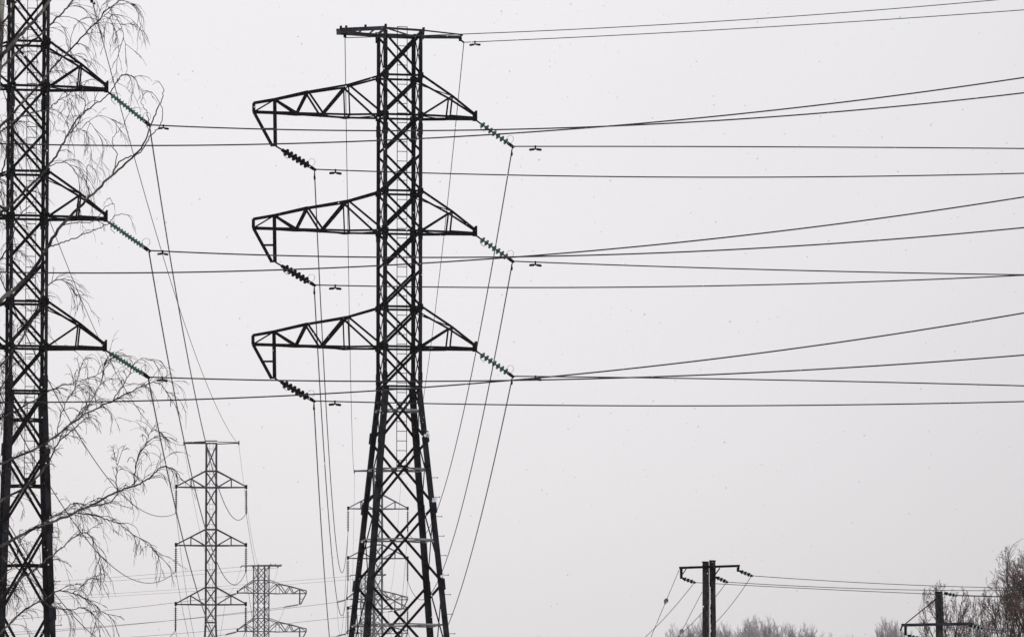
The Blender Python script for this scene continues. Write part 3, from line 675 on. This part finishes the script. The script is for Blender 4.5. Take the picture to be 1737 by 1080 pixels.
LIMBS = [ # points, base width px, tip width px, twig density, thick start
 ([(-40, 560), (0, 510), (40, 477), (70, 437), (99, 389), (140, 346), (178, 310), (212, 278), (243, 245), (258, 205), (272, 173), (279, 152)], 9.5, 1.4, .10),
 ([(190, 298), (205, 272), (232, 262), (255, 232), (272, 212), (276, 190), (270, 172)], 3.5, 1.2, .06),
 ([(250, 215), (250, 195), (240, 175), (244, 160)], 2, 1, .1),
 ([(193, 292), (198, 265), (190, 245), (196, 228), (210, 212)], 2.2, 1, .5),
 ([(147, 338), (150, 329), (147, 305), (148, 283), (154, 281)], 2.2, 1.3, .1),
 ([(80, 420), (108, 410), (135, 401), (160, 390), (182, 380), (195, 367), (213, 363)], 2.8, 1.2, .25),
 ([(96, 390), (115, 380), (135, 378), (160, 375), (178, 352), (193, 345)], 2.6, 1, .3),
 ([(-30, 150), (0, 100), (38, 55), (63, 29), (84, 0), (100, -30)], 9, 5, .5),
 ([(-30, 170), (0, 120), (30, 88), (65, 62), (82, 46), (104, 24), (120, 5), (135, -25)], 5, 3, 1.4),
 ([(-30, 260), (0, 215), (24, 190), (65, 145), (82, 125), (101, 103), (132, 72), (166, 36), (178, 19), (195, 8), (222, -6)], 6, 1.6, 1.5),
 ([(-25, 255), (0, 225), (30, 200), (60, 190), (82, 186), (99, 171), (118, 160), (130, 148)], 3.5, 1.2, 1.2),
 ([(166, 36), (176, 27), (186, 24), (198, 30), (208, 55), (212, 80)], 2, 1, 1.6),
 ([(-30, 410), (0, 362), (24, 343), (46, 319), (70, 298), (91, 269), (108, 242), (120, 218), (137, 196), (156, 182), (183, 161), (202, 135), (214, 126), (228, 131)], 6.5, 1.3, .8),
 ([(112, 232), (128, 215), (145, 180), (138, 165), (140, 150)], 2.5, 1, 1.0),
 ([(85, 282), (105, 275), (125, 281), (143, 296)], 2, 1, 1.3),
 ([(118, 226), (138, 218), (150, 207), (165, 222)], 1.8, 1, 1.5),
 ([(-20, 640), (20, 600), (45, 560), (64, 520), (84, 480), (110, 478), (130, 500)], 5, 1.2, 1.3),
 ([(-20, 720), (20, 700), (50, 683), (79, 665), (108, 653), (140, 644), (166, 636), (178, 620)], 4, 1, 1.5),
 ([(-30, 815), (0, 787), (40, 770), (83, 748), (113, 723), (154, 697), (197, 677), (236, 657), (260, 648), (276, 655), (287, 673)], 6, 1.1, 1.7),
 ([(110, 725), (142, 697), (166, 658), (180, 625), (192, 606)], 2.6, 1, 1.6),
 ([(190, 680), (210, 652), (224, 622), (240, 608), (262, 614)], 2.4, 1, 1.3),
 ([(96, 742), (104, 700), (118, 672), (130, 650), (135, 625)], 2.2, 1, 1.5),
 ([(-30, 880), (0, 850), (40, 827), (77, 793), (97, 753), (120, 732), (140, 712)], 6.5, 1.5, 1.2),
 ([(-35, 940), (0, 925), (50, 900), (80, 888), (130, 868), (167, 850), (200, 833), (233, 822), (257, 808), (270, 793), (287, 792), (300, 800), (309, 815)], 7, 1.2, 1.2),
 ([(200, 835), (198, 810), (198, 787), (193, 772)], 2.2, 1, 1.6),
 ([(225, 823), (230, 800), (230, 785), (240, 765), (249, 748), (260, 729), (275, 735)], 2.6, 1, 2.0),
 ([(130, 870), (155, 873), (180, 880), (205, 890), (217, 900), (243, 917), (258, 930), (271, 944)], 2.6, 1, 1.5),
 ([(143, 862), (165, 856), (187, 852), (195, 843), (202, 833)], 3, 2.2, .8),
 ([(60, 893), (95, 875), (115, 860), (128, 853), (140, 862)], 2.2, 1.2, 1.4),
 ([(-20, 1030), (30, 985), (60, 965), (90, 940), (123, 913), (143, 902), (155, 912), (165, 928), (172, 962)], 4, 1.1, 1.2),
 ([(-20, 1090), (0, 1073), (43, 1033), (80, 1013), (97, 1001), (123, 1006), (143, 1013), (165, 1030), (185, 1045)], 4.5, 1.1, 1.4),
 ([(70, 1018), (93, 1030), (120, 1033), (143, 1031), (160, 1045), (170, 1078)], 2.6, 1, 1.3),
 ([(123, 1006), (133, 998), (143, 990), (152, 982), (163, 976)], 1.8, 1, .8),
 ([(-20, 60), (5, 40), (20, 15), (40, -20)], 5, 3, 1.2), ([(-30, 330), (0, 300), (10, 260), (14, 200), (25, 160)], 4, 1.5, 1.3),
 ([(-30, 480), (0, 440), (18, 410), (30, 370), (50, 350)], 4, 1.5, 1.3), ([(-30, 1000), (0, 985), (25, 950), (40, 910), (70, 890)], 3.5, 1.3, 1.2),
 ([(-30, 700), (0, 660), (20, 620), (26, 570), (50, 540)], 3.5, 1.3, 1.5), ([(0, 940), (30, 965), (55, 985), (80, 1012)], 2.5, 1.2, .8)]
tw = MB()
def twig(p, d, L, r, depth):
    seg = max(5, int(L / .055)); st = L / seg; pts = [p]; q = p; v = d.normalized(); g_ = rb.uniform(.12, .42)
    for i in range(seg):
        v = (v + Vector((rb.gauss(0, .10), rb.gauss(0, .10), rb.gauss(0, .10))) + Vector((0, 0, -g_ * (.4 + i / seg)))).normalized()
        q = q + v * st; pts.append(q)
        if depth > 0 and rb.random() < .40:
            s_ = Vector((rb.uniform(-1, 1), rb.uniform(-1, 1), rb.uniform(-.2, .5)))
            twig(q, v * 1.1 + s_ * .8, L * rb.uniform(.25, .6), r * .75, depth - 1)
    tw.tube([tb(a) for a in pts], [r * (1 - .55 * i / seg) for i in range(len(pts))], 3, False)
for li, (pp, w0, w1, dens) in enumerate(LIMBS):
    dy = rb.uniform(-1.6, 1.6); n_ = len(pp)
    P = [at(x, y, YB + (3 if i == 0 and x < 0 else dy + rb.uniform(-.12, .12))) for i, (x, y) in enumerate(pp)]
    C = catmull(P, 6)
    C = [c + Vector((rb.gauss(0, .008), rb.gauss(0, .01), rb.gauss(0, .008))) for c in C]
    rad = [mpp * .44 * (w0 + (w1 - w0) * (i / (len(C) - 1)) ** .8) for i in range(len(C))]
    m = MB(); m.tube([tb(c) for c in C], rad, 7); m.build('branch', M_LIMB, TB, True)
    acc = 0
    dens *= .95 if pp[0][1] > 600 else (.6 if pp[0][1] < 420 else .85)
    for i in range(2, len(C) - 1):
        sl = (C[i + 1] - C[i]).length; acc += sl * dens * 9.0
        while acc > 1:
            acc -= 1; tdir = (C[i + 1] - C[i]).normalized()
            s_ = Vector((rb.uniform(-1, 1), rb.uniform(-1, 1), rb.uniform(-.25, .9)))
            twig(C[i].lerp(C[i + 1], rb.random()), tdir * .8 + s_ * .6, rb.uniform(.2, .85) * min(1, dens + .25) * (.68 if pp[0][1] > 600 else 1), rb.uniform(.0048, .0065), 2)
    twig(C[-1], C[-1] - C[-2], .35, .006, 1)
o = tw.build('drooping_twigs', M_TWIG, TB); o['kind'] = 'stuff'

def bush_tree(base, H, W_, label, cat_name, group, seed, mt, mc, rmin, nk=(7, 6, 5, 3), crown0=.25, nmain=12, mesh=None, up=.3, spread=.62, dome=None):
    r = random.Random(seed)
    T = thing(cat_name, base, label, 'tree', group)
    if mesh:
        for nm, me in mesh:
            o = bpy.data.objects.new(nm, me); col.objects.link(o); o.parent = T
        return T
    tk, cr = MB(), MB()
    tp = [Vector((r.gauss(0, .04 * i), r.gauss(0, .04 * i), -.3 + (H * .80 + .3) * i / 7)) for i in range(8)]
    tk.tube(tp, [H * .014 * (1 - .8 * i / 7) + rmin for i in range(8)], 8)
    def grow(p, d, L, rad, lv):
        n = 4; pts = [p]; v = d.normalized()
        for i in range(n):
            v = (v + Vector((r.gauss(0, .06), r.gauss(0, .06), r.gauss(0, .05) + up * .14))).normalized(); pts.append(pts[-1] + v * L / n)
        (tk if lv == 0 else cr).tube(pts, [max(rad * (1 - .7 * i / n), rmin) for i in range(n + 1)], 5 if lv == 0 else 3, False)
        if lv >= len(nk): return
        for q in range(nk[lv]):
            t = (.22 + .78 * (q + r.random()) / nk[lv]) * n; i = min(int(t), n - 1); pp = pts[i].lerp(pts[i + 1], t - i)
            ax = Vector((r.uniform(-1, 1), r.uniform(-1, 1), r.uniform(-1, 1))).cross(v).normalized()
            grow(pp, v + ax * r.uniform(.45, .95), L * r.uniform(.34, .56) * (1.15 - .35 * t / n), rad * .5, lv + 1)
    for k in range(nmain):
        f = (k + .5) / nmain; a = k * 2.4 + r.uniform(-.3, .3); zz = H * (crown0 + (.76 - crown0) * f)
        th = spread * (1.15 - .75 * f)
        L = min((H - zz) / max(math.cos(th), .3) * .80, W_ / max(math.sin(th), .25)) * r.uniform(.85, 1.05)
        i = (zz + .3) / (H * .8 + .3) * 7; b0 = tp[min(int(i), 6)].lerp(tp[min(int(i), 6) + 1], i - int(i))
        grow(b0, Vector((math.cos(a) * math.sin(th), math.sin(a) * math.sin(th), math.cos(th))), L, H * .0055 * (1.1 - .5 * f), 0)
    mz = max(v[2] for v in cr.v); rr_ = sorted(math.hypot(v[0], v[1]) for v in cr.v)[int(len(cr.v) * .985)]
    for q in (tk, cr): q.v = [(v[0] * W_ / rr_, v[1] * W_ / rr_, v[2] * H / mz) for v in q.v]
    if dome:                                    # rounded crown: long shoots bend back inside the dome
        zc, rz, rx = dome[0] * H, dome[1] * H, dome[2]
        def soft(v):
            x, y, z = v[0], v[1], v[2] - zc
            rho = math.sqrt((x * x + y * y) / rx ** 2 + (z / (rz if z > 0 else zc * .9)) ** 2)
            if rho < .82: return v
            k = (.82 + .20 * (1 - math.exp(-(rho - .82) / .20))) / rho
            return (x * k, y * k, zc + z * k)
        for q in (tk, cr): q.v = [soft(v) if v[2] > H * .15 else v for v in q.v]
    o1 = tk.build('trunk', mt, T); o2 = cr.build('crown', mc, T)
    return T, [('trunk', o1.data), ('crown', o2.data)]
def ground_at(px, Y): p = at(px, 1300, Y); return Vector((p.x, Y, 0))
bush_tree(ground_at(1762, 236), 12.9, 3.1, 'tall bare brown tree filling the lower right corner', 'bare_tree', 'bare trees at the right edge', 21, M_TWIG, M_TWIG2, .0075, nk=(9, 6, 4, 2), nmain=24, spread=.9, dome=(.68, .29, 3.0))
bush_tree(ground_at(1722, 240), 11.3, 1.9, 'bare tree just left of the tallest one at the right edge', 'bare_tree', 'bare trees at the right edge', 22, M_TWIG, M_TWIG2, .0075, nk=(7, 6, 4, 2), nmain=17, spread=.75, dome=(.74, .26, 1.9))
bush_tree(ground_at(1607, 255), 11.7, 1.45, 'bare bushy tree directly behind the single wooden pole', 'bare_tree', 'bare trees at the right edge', 23, M_TWIG, M_TWIG2, .0075, nk=(7, 6, 4, 2), nmain=16, spread=.75, dome=(.76, .24, 1.4))
bush_tree(ground_at(1658, 265), 11.2, 1.4, 'lower bare tree between the single pole and the right corner', 'bare_tree', 'bare trees at the right edge', 24, M_TWIG, M_TWIG2, .0075, nk=(7, 5, 4, 2), nmain=14)
far = []
kinds = {}
FT = [(1143, 1066, 520), (1166, 1063, 560), (1190, 1050, 545), (1222, 1063, 570), (1240, 1069, 560), (1266, 1056, 540), (1277, 1051, 560), (1293, 1053, 550), (1315, 1059, 565), (1346, 1065, 560), (1362, 1064, 545), (1374, 1068, 570), (1498, 1055, 560), (1523, 1058, 575), (1410, 1082, 560), (1450, 1085, 560)]
words = ['farthest left of the double pole', 'second left of the double pole', 'rising just behind the double pole', 'right beside the double pole', 'second to the right of the double pole', 'leftmost in the tall cluster right of the double pole', 'tallest in the cluster right of the double pole', 'rightmost in the tall cluster right of the double pole', 'standing alone with a narrow top right of the cluster', 'in the low group far right of the double pole, leftmost', 'in the low group far right of the double pole, middle', 'in the low group far right of the double pole, rightmost', 'left one of the pair before the single pole', 'right one of the pair before the single pole', 'barely showing at the bottom edge between the groups, left one', 'barely showing at the bottom edge between the groups, right one']
for i, (px, py, Y) in enumerate(FT):
    base = ground_at(px, Y); H = at(px, py - 12, Y).z; v = i % 4
    lab = f'hazy bare tree {words[i]}'
    if v not in kinds:
        T, ms = bush_tree(base, 15, (.9, 1.4, .75, 1.2)[v], lab, 'bare_tree', 'hazy trees on the far edge', 40 + v, M_TWIG_HAZED, M_TWIG_HAZED, .012, (9, 7, 5), .2, 28, up=.35, spread=.42); kinds[v] = ms
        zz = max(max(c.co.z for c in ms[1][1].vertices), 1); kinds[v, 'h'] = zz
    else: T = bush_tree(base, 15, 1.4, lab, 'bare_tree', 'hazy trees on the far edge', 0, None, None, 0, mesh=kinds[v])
    s_ = H / kinds[v, 'h']; T.scale = (s_, s_, s_); T.rotation_euler = (0, 0, i * 1.3)

# ---------------------------------------------------------------- falling snow and haze
rs = random.Random(77); m = MB()
for i in range(6500):
    Y = rs.uniform(25, 190); p = at(rs.uniform(-400, 2100), rs.uniform(-250, 1250), Y)
    r = rs.uniform(.003, .006); c = p
    ps = [c + Vector((0, 0, r)), c + Vector((r, 0, 0)), c + Vector((0, -r, 0)), c + Vector((-r, 0, 0)), c + Vector((0, r, 0)), c - Vector((0, 0, r))]
    b = len(m.v); m.v += [tuple(q) for q in ps]; m.f += [(b, b + 1, b + 4), (b, b + 4, b + 3), (b, b + 3, b + 2), (b, b + 2, b + 1), (b + 5, b + 4, b + 1), (b + 5, b + 3, b + 4), (b + 5, b + 2, b + 3), (b + 5, b + 1, b + 2)]
for i in range(75):                              # larger flakes close by
    Y = rs.uniform(7, 15); m.blob(at(rs.uniform(-150, 1900), rs.uniform(-100, 1150), Y), rs.uniform(.0008, .0018), 4, rs)
o = m.build('falling_snow', M_SNOW); tag(o, 'fine snowflakes drifting through the air', 'snow', kind='stuff')

hz = bpy.data.materials.new('haze'); hz.use_nodes = True; n = hz.node_tree; n.nodes.clear()
mo = n.nodes.new('ShaderNodeOutputMaterial'); pv = n.nodes.new('ShaderNodeVolumePrincipled')
pv.inputs['Color'].default_value = (.97, .96, .98, 1); pv.inputs['Density'].default_value = .00010
n.links.new(pv.outputs[0], mo.inputs['Volume'])
b = MB(); b.bar((0, -60, 21), (0, 1300, 21), 1340, 45.2)
o = b.build('haze', hz)
